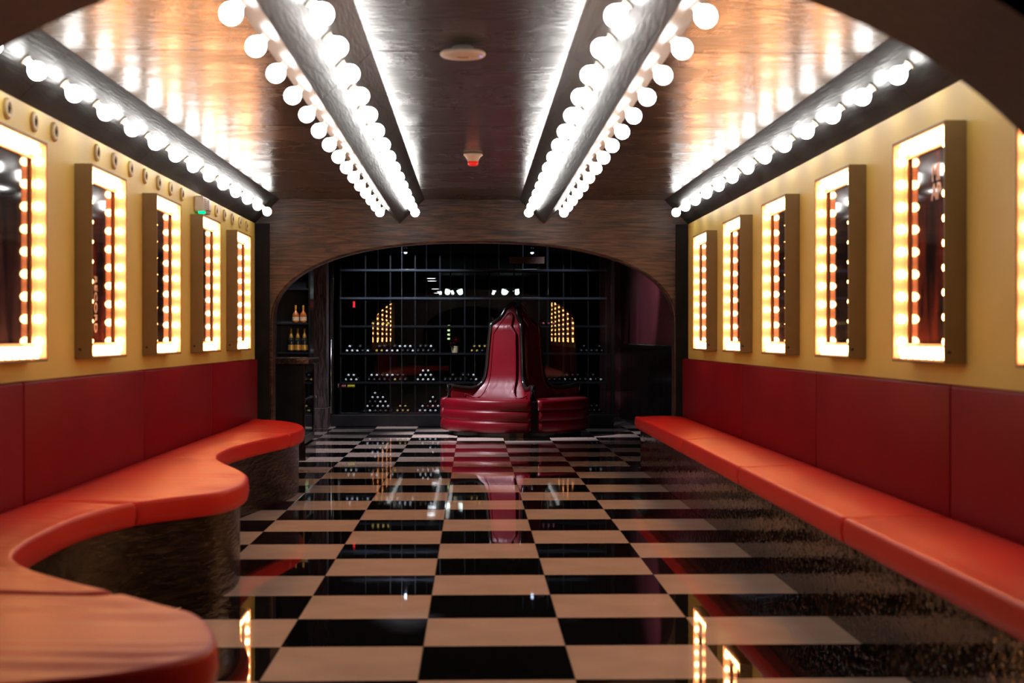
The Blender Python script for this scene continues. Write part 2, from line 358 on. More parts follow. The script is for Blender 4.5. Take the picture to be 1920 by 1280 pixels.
def light_box(side, ynear, k, label):
    xw = XR if side > 0 else XL
    t = thing('poster_light_box', label, 'light box', (xw, ynear+BW/2, 1.187), PI if side > 0 else 0, 'light boxes on the two walls')
    near = 1 if side > 0 else -1             # local y of the camera-side panel
    for s in (-1, 1):
        link('casing_side', side_me, t, (0.0005, s*(BW/2-TH/2), 0))
        link('inner_lining', lin_s, t, (0.0005, s*(BW/2-TH-0.0021), 0))
        link('inner_border', mv_me, t, (0.0005, s*(BW/2-TH-0.020-BR/2), 0)); link('moulding', bv_me, t, (0.0005, s*(BW/2-TH-0.024-BR), 0))
        for q in range(9):
            link('bulb', warm_me, t, (0.066, s*(BW/2-TH-0.0042), 0.095+q*0.1075), (s*PI/2, 0, 0))
    for z, rx in ((TH/2, 0.0), (BH-TH/2, PI)):
        link('casing_top', top_me, t, (0.0005, 0, z))
        zz = z + (TH/2+0.0021 if rx == 0 else -TH/2-0.0021)
        link('inner_lining', lin_t, t, (0.0005, 0, zz))
        zo = TH+0.020+BR/2; zm = TH+0.025+BR
        link('inner_border', mh_me, t, (0.0005, 0, zo if rx == 0 else BH-zo)); link('moulding', bh_me, t, (0.0005, 0, zm if rx == 0 else BH-zm))
        for q in range(7):
            link('bulb', warm_me, t, (0.066, -0.309+q*0.103, zz + (0.0021 if rx == 0 else -0.0021)), (rx, 0, 0))
    link('poster', post_me[k % 3], t, (0.0005, 0, 0))
    link('screw', screw_me, t, (0.075 if side > 0 else 0.03, near*(BW/2-0.0005), 0.05), (-near*PI/2, 0, 0))
    return t
NTH_R = ['cut off by the right edge of the view', 'the largest in full view', 'fourth from the far arch', 'third from the far arch', 'second from the far arch', 'next to the far arch']
NTH_L = [None, 'cut off by the left edge of the view', 'with pale upright lettering on its poster', 'third from the far arch', 'under the emergency lamp', 'next to the far arch']
for k in range(6):
    b = light_box(1, 4.525+1.575*k, k+1, 'warm-bulb light box on the right wall, ' + NTH_R[k])
    if k == 1:
        for s, z in (('MI', 0.855), ('AP', 0.77)):
            link('lettering', text_mesh(s, 0.105, 'poster_letter'), b, (0.0355, 0.085, z), (PI/2, 0, PI/2))
for k in range(1, 6):
    b = light_box(-1, 4.595+1.575*k, k, 'warm-bulb light box on the left wall, ' + NTH_L[k])
    if k == 2:
        link('lettering', text_mesh('RECORD', 0.078, 'poster_letter'), b, (0.0355, -0.085, 0.30), (PI/2, PI/2, PI/2))

# empty lamp sockets along the top of the left wall
bm = nb(); lathe(bm, [(0.050, 0), (0.050, 0.010), (0.042, 0.016), (0.030, 0.016), (0.026, 0.010), (0.026, 0.004)], 20); ring_me = mesh_of(bm, 'collar', True, ['socket_cream'])
bm = nb(); lathe(bm, [(0.025, 0), (0.025, 0.006), (0.012, 0.012), (0.010, 0.007)], 14); core_me = mesh_of(bm, 'contact', False, ['hole_dark'])
ys = [13.55, 13.15, 12.75, 12.35, 11.95, 10.56, 10.16, 9.78, 9.375, 8.985, 8.575, 8.19, 7.365, 7.03, 6.63, 6.23]
for i, y in enumerate(ys):
    t = thing('lamp_socket', 'round cream empty lamp socket high on the left wall, %s from the far arch' % ORD[i], 'lamp socket',
              (XL, y, 2.352), 0, 'empty sockets along the left wall')
    link('collar', ring_me, t, (0.0005, 0, 0), (0, PI/2, 0)); link('contact', core_me, t, (0.004, 0, 0), (0, PI/2, 0))

# emergency lamp above a light box
t = thing('emergency_lamp', 'small white emergency lamp with grille and green indicator on the left wall', 'emergency lamp', (XL, 11.2, 2.33))
obj('housing', bx(0.001, 0.07, -0.17, 0.17, -0.062, 0.062, 0.015, 3), 'plastic_white', t)
g = obj('grille', bx(0.066, 0.075, -0.10, 0.0, -0.048, 0.048, 0.003, 1), 'plastic_white', t)
for k in range(6): obj('slot', bx(0.0742, 0.0765, -0.094, -0.006, -0.043+k*0.016, -0.035+k*0.016), 'moulding', g)
obj('lens', bx(0.066, 0.082, 0.03, 0.13, -0.04, 0.05, 0.012, 3), 'plastic_white', t)
obj('indicator', bx(0.03, 0.078, -0.165, -0.10, -0.075, -0.055, 0.004, 1), 'green_led', t)

# ------------------------------------------------------------------ banquettes
SEAT_T, SEAT_B = 0.54, 0.428
def cushion(rows, xb_, side, wr=0.0):
    """rows: list of (y, xfront); cross-section from the back edge to the rounded front"""
    bm = nb(); rings = []; n = len(rows); r = 0.018
    ya, yb = rows[0][0], rows[-1][0]
    for (y, xf) in rows:
        e = min(abs(y-ya), abs(y-yb)); e = min(1.0, e/0.03); drop = 0.030*(1-math.sqrt(max(0, 1-(1-e)**2))); ins = 0.016*(1-math.sqrt(max(0, 1-(1-e)**2)))
        xf2 = xf + side*ins; zt = SEAT_T - drop; w = abs(xb_-xf2)
        pts = [(xb_, SEAT_B), (xb_, zt-0.012)]
        for k in range(1, 12):
            s = k/12.0; puff = 0.010*math.sin(PI*min(1, s*1.1)) if s < 0.91 else 0.0
            if wr: puff += wr*(s**3)*math.sin(y*46 + 3*math.sin(y*7))*(0.5+0.5*math.sin(y*9.7))
            pts.append((xb_ + (xf2-xb_)*s*(w-r)/w, zt + puff*e - 0.004))
        for k in range(5):
            a = PI/2*k/4; pts.append((xf2 + side*(r - r*math.sin(a)), zt - r + r*math.cos(a)))
        pts += [(xf2 - side*0.004, (SEAT_T+SEAT_B)/2-0.01), (xf2 + side*0.004, SEAT_B+0.006), (xf2 + side*0.012, SEAT_B)]
        rings.append([bm.verts.new((x, y, z)) for x, z in pts])
    m = len(rings[0])
    for a, b in zip(rings, rings[1:]):
        for k in range(m): bm.faces.new((a[k], a[(k+1) % m], b[(k+1) % m], b[k]))
    bm.faces.new(rings[0]); bm.faces.new(rings[-1][::-1])
    return bm
def yrows(a, b, f, step=0.06):
    n = max(6, int((b-a)/step)); ex = [0, .001, .004, .009, .016, .024, .034, .05]
    ysr = [a+d for d in ex] + [a+0.07+(b-a-0.14)*k/n for k in range(n+1)] + [b-d for d in ex[::-1]]
    return [(y, f(y)) for y in ysr]
def back_panel(parent, xw, xf, ya, yb):
    x0, x1 = min(xw, xf), max(xw, xf)
    obj('back_panel', bx(x0, x1, ya+0.006, yb-0.006, SEAT_B+0.002, 1.095, 0.012, 3), 'red_leather', parent, True)
G = 0.007
t = thing('banquette', 'straight red leather banquette with a rippled black base along the right wall', 'banquette')
obj('base', bx(1.645, XR-0.002, Y0+0.01, 14.05, 0.001, SEAT_B-0.001, 0.003, 1), 'bench_base_right', t)
YR = [Y0+0.02, 3.67, 6.02, 8.41, 10.72, 13.84]
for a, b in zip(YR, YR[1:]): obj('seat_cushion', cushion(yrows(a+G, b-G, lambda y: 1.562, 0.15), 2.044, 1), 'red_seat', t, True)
YR = [Y0+0.02, 3.70, 6.09, 8.495, 10.875, 13.97]
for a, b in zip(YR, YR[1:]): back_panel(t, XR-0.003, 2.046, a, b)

OUT = [(-1.25, 3.13), (-0.92, 3.20), (-0.74, 3.32), (-0.655, 3.45), (-0.64, 3.57), (-0.665, 3.70), (-0.71, 3.847), (-0.775, 3.983), (-0.874, 4.093), (-1.012, 4.25),
       (-1.146, 4.392), (-1.291, 4.545), (-1.452, 4.74), (-1.567, 4.935), (-1.625, 5.10), (-1.669, 5.391), (-1.684, 5.703), (-1.680, 6.072), (-1.635, 6.39),
       (-1.541, 6.68), (-1.385, 6.90), (-1.264, 7.07), (-1.205, 7.30), (-1.20, 7.58), (-1.246, 7.929), (-1.353, 8.297), (-1.507, 8.709), (-1.62, 9.10),
       (-1.672, 9.52), (-1.663, 10.05), (-1.583, 10.653), (-1.475, 11.232), (-1.42, 11.75), (-1.44, 12.2), (-1.53, 12.65), (-1.66, 13.0), (-1.80, 13.22), (-1.94, 13.34), (-2.04, 13.38)]
FINE = catmull(OUT, 8); FINE.sort(key=lambda p: p[1])
def xfront(y):
    for (xa, ya), (xb, yb) in zip(FINE, FINE[1:]):
        if ya <= y <= yb: return xa + (xb-xa)*(y-ya)/max(1e-6, yb-ya)
    return FINE[0][0] if y < FINE[0][1] else FINE[-1][0]
t = thing('banquette', 'serpentine red leather banquette with a wavy bark-dark base along the left wall', 'banquette')
YL = [3.13, 4.30, 6.66, 9.05, 11.37, 13.38]
for a, b in zip(YL, YL[1:]):
    if b > 13: rows = yrows(a+G, 13.0, xfront, 0.04); rows = [q for q in rows if q[0] < 12.9] + [(y, xfront(y)) for y in [12.95+0.425*k/26 for k in range(27)]]
    else: rows = yrows(a+G, b-G, xfront, 0.03)
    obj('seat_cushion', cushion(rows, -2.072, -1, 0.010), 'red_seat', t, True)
bm = nb(); top = []; bot = []
for k, (x, y) in enumerate(FINE):
    a = Vector(FINE[max(k-1, 0)]); b = Vector(FINE[min(k+1, len(FINE)-1)]); d = (b-a).normalized(); nrm = Vector((-d.y, d.x))
    px = max(-2.14, x + nrm.x*0.045); py = min(13.35, max(3.14, y + nrm.y*0.045))
    top.append(bm.verts.new((px, py, SEAT_B-0.001))); bot.append(bm.verts.new((px, py, 0.001)))
for k in range(len(top)-1): bm.faces.new((top[k], top[k+1], bot[k+1], bot[k]))
e0 = bm.verts.new((XL+0.002, 3.14, SEAT_B-0.001)); e1 = bm.verts.new((XL+0.002, 13.35, SEAT_B-0.001))
f0 = bm.verts.new((XL+0.002, 3.14, 0.001)); f1 = bm.verts.new((XL+0.002, 13.35, 0.001))
bm.faces.new((top[0], bot[0], f0, e0)); bm.faces.new((top[-1], bot[-1], f1, e1)); bm.faces.new((e0, f0, f1, e1))
obj('base', bm, 'bench_base', t, True)
YL = [3.13, 4.25, 6.64, 9.05, 11.375, 13.76]
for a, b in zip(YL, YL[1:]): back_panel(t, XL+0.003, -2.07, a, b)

# ------------------------------------------------------------------ things on the lounge ceiling
t = thing('wireless_access_point', 'round white disc with a violet indicator on the ceiling', 'access point', (-0.05, 6.69, H_CEIL))
bm = nb(); lathe(bm, [(0.05, -0.0005), (0.05, -0.022), (0.100, -0.024), (0.106, -0.030), (0.106, -0.038), (0.098, -0.046), (0.0, -0.050)], 36)
obj('disc', bm, 'plastic_white', t, True)
bm = nb(); lathe(bm, [(0.0, -0.0515), (0.006, -0.0505), (0.006, -0.045)], 10); obj('indicator', bm, 'violet_led', t, False, (0.083, -0.02, 0.003))
obj('mark', bx(-0.025, 0.025, -0.006, 0.006, -0.0515, -0.049), 'case_paint', t)
t = thing('smoke_alarm', 'white ceiling smoke alarm with a glowing red tip', 'smoke alarm', (-0.004, 10.565, H_CEIL))
bm = nb(); lathe(bm, [(0.062, -0.0005), (0.070, -0.004), (0.072, -0.012), (0.060, -0.022), (0.046, -0.040), (0.040, -0.060)], 28); obj('body', bm, 'plastic_white', t, True)
bm = nb(); lathe(bm, [(0.040, -0.060), (0.037, -0.080), (0.030, -0.090), (0.0, -0.092)], 20); obj('beacon', bm, 'red_plastic', t, True)

# ------------------------------------------------------------------ lobby shell
LX0, LX1, LY1, LZ = -2.62, 2.42, 21.0, 3.6
struct('wall_lobby_left', bx(LX0-0.12, LX0, Y1+0.26, 23.4, -0.005, LZ), 'dark_wood', 'dark wall on the left of the lobby')
wr = struct('wall_lobby_right', bx(LX1, LX1+0.12, Y1+0.26, 23.4, -0.005, LZ), 'red_wall', 'dull red lobby wall above black wainscot, seen through the arch')
n = 16
for k in range(n):
    ya = 14.38 + k*(23.36-14.38)/n; yb = 14.38 + (k+1)*(23.36-14.38)/n
    obj('wainscot_board', bx(LX1-0.018, LX1-0.001, ya+0.006, yb-0.006, 0.14, 1.15, 0.004, 1), 'black_gloss', wr)
obj('chair_rail', bx(LX1-0.05, LX1-0.001, 14.37, 23.38, 1.152, 1.21, 0.012, 2), 'black_gloss', wr)
obj('skirting', bx(LX1-0.03, LX1-0.001, 14.37, 23.38, 0.001, 0.138, 0.008, 2), 'black_gloss', wr)
struct('wall_lobby_end', bx(2.07, LX1-0.002, 23.4, 23.5, -0.005, LZ), 'red_wall', 'narrow red return wall beside the wine room')
struct('ceiling_lobby', bx(LX0-0.12, LX1+0.12, Y1+0.26, 24.0, LZ, LZ+0.1), 'black_matt', 'dark lobby ceiling')

# wooden pillar at the left of the wine room
p = struct('trim_3', bx(-2.374, -2.106, 20.55, 20.85, 0.30, LZ-0.003, 0.004, 1), 'pillar_wood', 'violet-grey wood-grained pillar left of the wine room')
obj('pillar_foot', bx(-2.40, -2.085, 20.52, 20.88, 0.001, 0.298, 0.008, 2), 'pillar_wood', p)

# glazed front of the wine room
w1 = struct('window_1', bx(-2.09, 2.06, 20.965, 21.06, 0.001, 0.17, 0.006, 1), 'black_matt', 'floor-to-ceiling glazed front of the wine room')
for xa, xb in ((-2.052, -1.058), (-1.054, 0.014), (0.018, 1.096), (1.100, 2.02)):
    obj('glass_pane', bx(xa, xb, 21.005, 21.015, 0.171, 2.745), 'pane_glass', w1)
for x in (-1.056, 0.016, 1.098): obj('joint', bx(x-0.0018, x+0.0018, 21.0035, 21.0165, 0.171, 2.70), 'rear_metal', w1)
obj('jamb', bx(-2.105, -2.053, 20.97, 21.05, 0.171, 2.745, 0.004, 1), 'black_gloss', w1)
obj('jamb', bx(2.021, 2.075, 20.97, 21.05, 0.171, 2.745, 0.004, 1), 'black_gloss', w1)
obj('head', bx(-2.105, 2.075, 20.965, 21.055, 2.746, LZ-0.002, 0.004, 1), 'black_matt', w1)
h = nb(); tube(h, [(-2.078, 20.90, 0.20), (-2.078, 20.90, 1.27)], 0.011, 10); hd = obj('pull_handle', h, 'steel', w1, True)
for z in (0.30, 1.17):
    h = nb(); tube(h, [(-2.078, 20.90, z), (-2.078, 20.972, z)], 0.008, 8); obj('standoff', h, 'steel', hd)

# paper sign on the glass
t = thing('glass_sign', 'brown strip sign with dark flourish stuck high on the wine room glass', 'sign', (0.782, 21.0, 2.44))
obj('board', bx(-0.258, 0.258, -0.006, -0.0005, -0.05, 0.05), 'sign_brown', t)
fl_pts = [(-0.13+0.26*k/30, -0.008, 0.012*math.sin(k*0.9)+0.010*math.sin(k*0.37)) for k in range(31)]
bm = nb(); tube(bm, fl_pts, 0.0055, 6); obj('flourish', bm, 'ink', t)

# room behind the wine rack
struct('wall_bar_left', bx(-4.3, -4.2, 23.5, 44, -0.005, 2.62), 'dark_wood', 'dark side wall of the bar behind the wine rack')
struct('wall_bar_right', bx(4.2, 4.3, 23.5, 44, -0.005, 2.62), 'dark_wood', 'dark right side wall of the bar behind the wine rack')
struct('wall_bar_back', bx(-4.3, 4.3, 44, 44.1, -0.005, 2.62), 'dark_wood', 'dark back wall of the bar')
struct('ceiling_bar', bx(-4.3, 4.3, 24.0, 44.1, 2.62, 2.72), 'black_matt', 'dark ceiling of the bar')

# ------------------------------------------------------------------ wine rack and bottles
t = thing('wine_rack', 'tall dark metal wine rack filling the glazed room', 'wine rack', (0, 21.55, 0))
RX = [-1.98 + 0.3695*k for k in range(11)] + [1.984]
for x in RX:
    obj('post', bx(x-0.011, x+0.011, -0.19, -0.168, 0.001, 3.4), 'rack_metal', t)
for x in [-1.83 + 0.3695*k for k in range(10)]:
    obj('rear_post', bx(x-0.009, x+0.009, 0.35, 0.368, 0.001, 3.4), 'rear_metal', t)
SH = [0.175, 0.640, 1.072, 1.480, 1.900, 2.318]
for z in SH:
    obj('shelf', bx(-1.995, 1.996, -0.165, 0.345, z-0.022, z-0.004, 0.002, 1), 'rack_metal', t)
    obj('shelf_edge', bx(-1.995, 1.996, -0.21, -0.192, z-0.028, z+0.004, 0.002, 1), 'shelf_metal' if z > 1.85 else 'rack_metal', t)  # upper edges paler: light from above put into their colour
obj('top_rail', bx(-1.995, 1.996, -0.19, -0.168, 3.40, 3.42), 'rack_metal', t)
def bottle_mesh(body, cap, neck=0.075):
    bm = nb()
    lathe(bm, [(0.0, 0.004), (0.032, 0.0), (0.037, 0.006), (0.037, 0.185), (0.030, 0.205), (0.0155, 0.225), (0.0145, 0.225+0.02), (0.0175, 0.225+0.021), (0.0175, 0.30), (0.0, 0.302)],
          12, [0, 0, 0, 0, 0, 0, 1, 1, 1])
    return mesh_of(bm, 'wine_bottle', True, [body, cap])
BM = {c: bottle_mesh('bottle_glass', 'cap_'+c) for c in ('white', 'gold', 'pink', 'dark')}
rng = random.Random(3); nbot = 0
def lie(x, z, c, label, group, y=21.735):
    o = link('wine_bottle', BM[c], None, (x, y + rng.uniform(-0.02, 0.02), z), (PI/2, rng.uniform(0, 6), 0))
    tag(o, label, 'wine bottle', group); return o
def px_x(px, y=21.5): return (px-888)*y/2680
def pile(pxa, pxb, shelf, levels, caps, label, group, prune=0.0):
    xa, xb = px_x(pxa), px_x(pxb); z0 = SH[shelf] - 0.004 + 0.0375; n = max(1, int((xb-xa)/0.0775))
    have = set(); rows = ('bottom', 'second', 'third', 'fourth', 'fifth')
    for l in range(levels):
        c = 0
        for k in range(n-l):
            if l and (rng.random() < prune or (l-1, k) not in have or (l-1, k+1) not in have): continue
            have.add((l, k)); cap = rng.choice(caps)
            lie(xa + 0.039 + (k + 0.5*l)*0.0775, z0 + l*0.0665, cap,
                '%s-capped wine bottle, %s from left, %s row, %s' % (cap, ORD[c], rows[l], label), group); c += 1
D = ['dark', 'dark', 'dark', 'white', 'dark', 'white']
pile(647, 700, 2, 2, ['white', 'dark', 'white'], 'left end of the long shelf', 'bottles at the left end of the long shelf', 0.4)
pile(702, 826, 2, 2, D + ['gold'], 'long shelf under the bulb reflections', 'bottles below the mirrored bulb strips', 0.25)
pile(880, 926, 2, 2, ['gold', 'white', 'gold', 'dark'], 'long shelf beside the red plant', 'bottles behind the settee back', 0.2)
pile(1085, 1134, 2, 2, ['dark'], 'right end of the long shelf', 'bottles at the right end of the long shelf', 0.3)
pile(645, 676, 1, 2, ['white'], 'left end of the middle shelf', 'small pile, left end of the middle shelf')
pile(688, 770, 1, 2, D + ['gold'], 'long low middle-shelf pile', 'low pile on the middle shelf', 0.3)
pile(779, 826, 1, 3, ['white'], 'neat middle-shelf pyramid', 'pyramid on the middle shelf', 0.15)
pile(830, 905, 1, 2, ['dark', 'dark', 'white'], 'middle shelf left of the settee', 'bottles left of the settee back', 0.3)
pile(1025, 1134, 1, 2, ['dark', 'dark', 'dark', 'white'], 'middle shelf right of the settee', 'bottles right of the settee', 0.3)
pile(680, 738, 0, 5, ['white', 'dark', 'white'], 'tall bottom-shelf pile', 'tall pile on the bottom shelf', 0.05)
pile(741, 775, 0, 2, ['gold', 'white', 'gold'], 'low gold-capped bottom-shelf pile', 'gold-capped pile on the bottom shelf')
pile(783, 834, 0, 4, ['white', 'white', 'dark'], 'bottom-shelf pile touching the settee', 'pile beside the settee on the bottom shelf', 0.1)
pile(695, 742, 3, 1, ['gold'], 'upper shelf among the bulb reflections', 'gold-capped bottles on the upper shelf')
pile(914, 945, 3, 2, ['white', 'pink'], 'upper shelf left of settee tip', 'pale-capped bottles on the upper shelf')
pile(1004, 1046, 3, 1, ['pink'], 'upper shelf right of settee tip', 'pink-capped bottles on the upper shelf')
pile(1090, 1134, 0, 3, ['dark'], 'right end of the bottom shelf', 'pile at the right end of the bottom shelf', 0.2)

# small things in the rack
t = thing('card_box', 'flat yellow box at the left end of the rack above the bottom shelf', 'box', (px_x(660), 21.5, SH[1]-0.03-0.0))
t.location.z = 0.60-0.0
obj('carton', bx(-0.055, 0.055, -0.10, 0.10, -0.048, 0.011, 0.002, 1), 'yellow_card', t); obj('lid', bx(-0.058, 0.058, -0.103, 0.103, -0.002, 0.012, 0.002, 1), 'yellow_card', t)
t = thing('card_box', 'flat orange box beside the yellow one at the left end of the rack', 'box', (px_x(643), 21.5, 0.60))
obj('carton', bx(-0.06, 0.06, -0.10, 0.10, -0.048, 0.011, 0.002, 1), 'orange_card', t); obj('lid', bx(-0.063, 0.063, -0.103, 0.103, -0.002, 0.012, 0.002, 1), 'orange_card', t)
t = thing('display_clock', 'small upright red glowing display at the left of the wine rack', 'display', (px_x(665), 21.45, 1.80))
obj('case', bx(-0.028, 0.028, 0.0, 0.03, -0.06, 0.06, 0.004, 1), 'black_matt', t); obj('readout', bx(-0.016, 0.016, -0.003, 0.0, -0.045, 0.045), 'red_led', t)
# poinsettia
t = thing('poinsettia', 'red-leaved potted plant on the long rack shelf left of the settee', 'plant', (px_x(853), 21.62, SH[2]-0.004))
bm = nb(); lathe(bm, [(0.045, 0.001), (0.058, 0.09), (0.062, 0.092), (0.062, 0.105), (0.0, 0.10)], 14); obj('pot', bm, 'label_paper', t)
rl = random.Random(5)
for k in range(16):
    a = k*2.4; el = rl.uniform(-0.1, 0.7); L = rl.uniform(0.10, 0.17); bm = nb()
    prof_ = [(0.0, 0.0), (0.35, 0.030), (0.6, 0.026), (1.0, 0.0)]
    up_, dn_ = [], []
    for s, w in prof_:
        up_.append((s*L, w, 0.012*math.sin(s*3) + 0.003)); dn_.append((s*L, -w, 0.012*math.sin(s*3) + 0.003))
    vs_ = [bm.verts.new(v) for v in up_] + [bm.verts.new(v) for v in dn_[::-1][1:-1]]
    f_ = bm.faces.new(vs_); ex = bmesh.ops.extrude_face_region(bm, geom=[f_])
    bmesh.ops.translate(bm, verts=[v for v in ex['geom'] if isinstance(v, bmesh.types.BMVert)], vec=(0, 0, -0.003))
    obj('leaf', bm, 'leaf_red' if k % 4 else 'leaf_green', t, False, (0, 0, 0.15 + rl.uniform(-0.02, 0.05)), (0, -el, a))
bm = nb(); tube(bm, [(0, 0, 0.09), (0.004, 0, 0.2)], 0.012, 6); obj('stem', bm, 'leaf_green', t)
t = thing('glowing_ornament', 'small stack of yellow-green lights far back in the bar, left of the red plant', 'ornament', (px_x(842, 27.0), 27.0, 0))
bm = nb(); tube(bm, [(0, 0, 0.001), (0, 0, 1.6)], 0.012, 8); obj('stand', bm, 'rack_metal', t)
for z in (1.28, 1.36, 1.44, 1.52):
    bm = nb(); lathe(bm, [(0.0, -0.022), (0.03, -0.014), (0.034, 0.0), (0.03, 0.014), (0.0, 0.022)], 10); obj('light', bm, 'fairy_light', t, True, (0, 0, z))

# spotlights clipped to the wine rack, lighting the bottles
def spot(o_name, parent, loc, target, power, size, col, blend=0.5, rad=0.04):
    l = bpy.data.lights.new(o_name, 'SPOT'); l.energy = power; l.spot_size = math.radians(size); l.spot_blend = blend; l.color = col; l.shadow_soft_size = rad
    o = bpy.data.objects.new(o_name, l); COL.objects.link(o); o.location = loc; o.parent = parent
    d = Vector(target) - Vector(loc); o.rotation_euler = d.to_track_quat('-Z', 'Y').to_euler(); return o
WH = {2.58: 'lowest', 3.00: 'middle', 3.26: 'highest'}
for sx, sxn in ((-1.02, 'left'), (0.88, 'right')):
    for z in WH:
        t = thing('rack_spotlight', '%s of the bluish spotlights on the %s side of the wine rack' % (WH[z], sxn), 'spotlight', (sx, 21.46, z), 0, 'spotlights on the wine rack')
        bm = nb(); lathe(bm, [(0.028, 0.0), (0.028, 0.06), (0.012, 0.075)], 14); obj('can', bm, 'black_matt', t)
        bm = nb(); lathe(bm, [(0.0, -0.022), (0.014, -0.018), (0.022, -0.009), (0.024, 0.0)], 14); obj('lens', bm, 'blue_glow', t)
        obj('clip', bx(-0.01, 0.01, -0.10, 0.0, 0.076, 0.09), 'rack_metal', t)
        obj('bracket', bx(-0.006, 0.006, -0.095, 0.01, 0.062, 0.078), 'rack_metal', t)
        spot('beam', t, (0, -0.02, -0.03), (0, -0.12, -1), 22.0, 120, (0.72, 0.82, 1.0))

# lamps of the bar behind
for i, x in enumerate((-0.419, 0.783)):
    t = thing('twin_pendant', 'twin-shade lamp glowing in the bar behind the wine rack, %s of the two' % ('left', 'right')[i], 'pendant lamp', (x, 30.4, 2.26), 0, 'lamps in the bar')
    bm = nb(); tube(bm, [(0, 0, 0.10), (0, 0, 0.359)], 0.008, 8); obj('rod', bm, 'rack_metal', t)
    bm = nb(); tube(bm, [(-0.14, 0, 0.09), (0.14, 0, 0.09)], 0.008, 8); obj('crossbar', bm, 'rack_metal', t)
    for s in (-1, 1):
        bm = nb(); lathe(bm, [(0.025, -0.07), (0.05, -0.045), (0.066, 0.03), (0.06, 0.045), (0.02, 0.05)], 16)
        obj('shade', bm, 'lamp_glow', t, True, (s*0.13, 0, 0.02), (0, s*-0.35, 0))
for i, (x, y) in enumerate(((-0.94, 31.6), (-0.96, 33.0), (-1.03, 38.4), (-1.06, 42.0))):
    t = thing('downlight', 'small round downlight in the bar ceiling, %s from the wine rack' % ORD[i], 'downlight', (x, y, 2.62), 0, 'downlights of the bar')
    bm = nb(); lathe(bm, [(0.13, -0.0005), (0.13, -0.008), (0.10, -0.012)], 20); obj('ring', bm, 'plastic_white', t)
    bm = nb(); lathe(bm, [(0.0, -0.016), (0.098, -0.013), (0.098, -0.009)], 20); obj('diffuser', bm, 'down_glow', t)

# ------------------------------------------------------------------ lobby lamps (in the lobby ceiling, above the arch line)
LOB = ((-1.30, 16.3, -1.50, 16.6, 0.2, 420, 80, 'over the lobby counter'), (-1.75, 17.9, -0.1, 18.9, 0.7, 1700, 46, 'aimed at the round settee'),
       (-1.02, 19.6, -1.0, 21.6, 1.1, 900, 62, 'aimed at the left half of the wine rack'), (1.55, 20.1, 1.2, 21.6, 0.9, 260, 46, 'aimed at the right half of the wine rack'),
       (-1.9, 17.4, -2.35, 19.0, 1.3, 260, 34, 'added to brighten the bottle cabinet'),  # unseen lamp, added so the cabinet bottles come out brighter
       (0.9, 17.2, 2.42, 19.7, 2.0, 420, 42, 'added to brighten the red lobby wall'))  # unseen lamp, added to lift the red wall
for x, y, tx, ty, tz, e, sz, what in LOB:
    t = thing('lobby_downlight', 'ceiling downlight ' + what, 'downlight', (x, y, LZ), 0, 'downlights of the lobby')
    bm = nb(); lathe(bm, [(0.08, -0.0005), (0.08, -0.012), (0.06, -0.016), (0.06, -0.04), (0.045, -0.04), (0.045, -0.012)], 20, cap=False); obj('trim_ring', bm, 'plastic_white', t)
    bm = nb(); lathe(bm, [(0.0, -0.034), (0.03, -0.030), (0.044, -0.018), (0.044, -0.010)], 16); obj('lens', bm, 'blue_glow', t, True)
    spot('lamp', t, (0, 0, -0.06), (tx-x, ty-y, tz-LZ), e, sz, (0.93, 0.87, 1.0), 0.8, 0.05)
for i, (x, y) in enumerate(((0.16, 18.9), (0.95, 18.9))):
    t = thing('ceiling_speaker', 'round grey ceiling speaker of the lobby, %s one' % ('left', 'right')[i], 'speaker', (x, y, LZ), 0, 'lobby ceiling speakers')
    bm = nb(); lathe(bm, [(0.10, -0.0005), (0.10, -0.010), (0.092, -0.014)], 24); obj('rim', bm, 'plastic_white', t)
    bm = nb(); lathe(bm, [(0.0, -0.020), (0.09, -0.015), (0.09, -0.012)], 24); obj('grille', bm, 'plastic_white', t)

# ------------------------------------------------------------------ counter with the glazed door
t = thing('display_counter', 'dark counter with stone top and glazed side door behind the left arch leg', 'counter', (-2.13, 15.7, 0))
obj('plinth', bx(-0.32, 0.35, -0.50, 0.50, 0.001, 0.15, 0.006, 1), 'black_gloss', t)
obj('body', bx(-0.32, 0.315, -0.47, 0.47, 0.151, 1.018, 0.004, 1), 'black_matt', t)
dr = obj('door_frame', bx(0.316, 0.336, -0.46, -0.40, 0.17, 1.0, 0.003, 1), 'black_gloss', t)
for a in ((0.316, 0.336, 0.38, 0.46, 0.17, 1.0), (0.316, 0.336, -0.399, 0.379, 0.17, 0.25), (0.316, 0.336, -0.399, 0.379, 0.93, 1.0), (0.318, 0.334, -0.399, 0.379, 0.63, 0.65)):
    obj('door_rail', bx(*a, 0.003, 1), 'black_gloss', t)
obj('door_reflection', bx(0.3152, 0.3158, -0.399, 0.379, 0.251, 0.929), 'door_grey', t)  # grey panel added behind the glass, imitates its reflection of the lobby floor
obj('door_glass', bx(0.322, 0.328, -0.399, 0.379, 0.251, 0.929), 'cabinet_glass', t)
bm = nb(); lathe(bm, [(0.006, 0), (0.006, 0.014), (0.013, 0.020), (0.013, 0.028), (0.0, 0.032)], 12); obj('knob', bm, 'steel', t, True, (0.336, 0.41, 0.64), (0, PI/2, 0))
top_ = bx(-0.33, 0.385, -0.52, 0.53, 1.019, 1.082, 0.012, 3)
obj('stone_top', top_, 'marble', t)

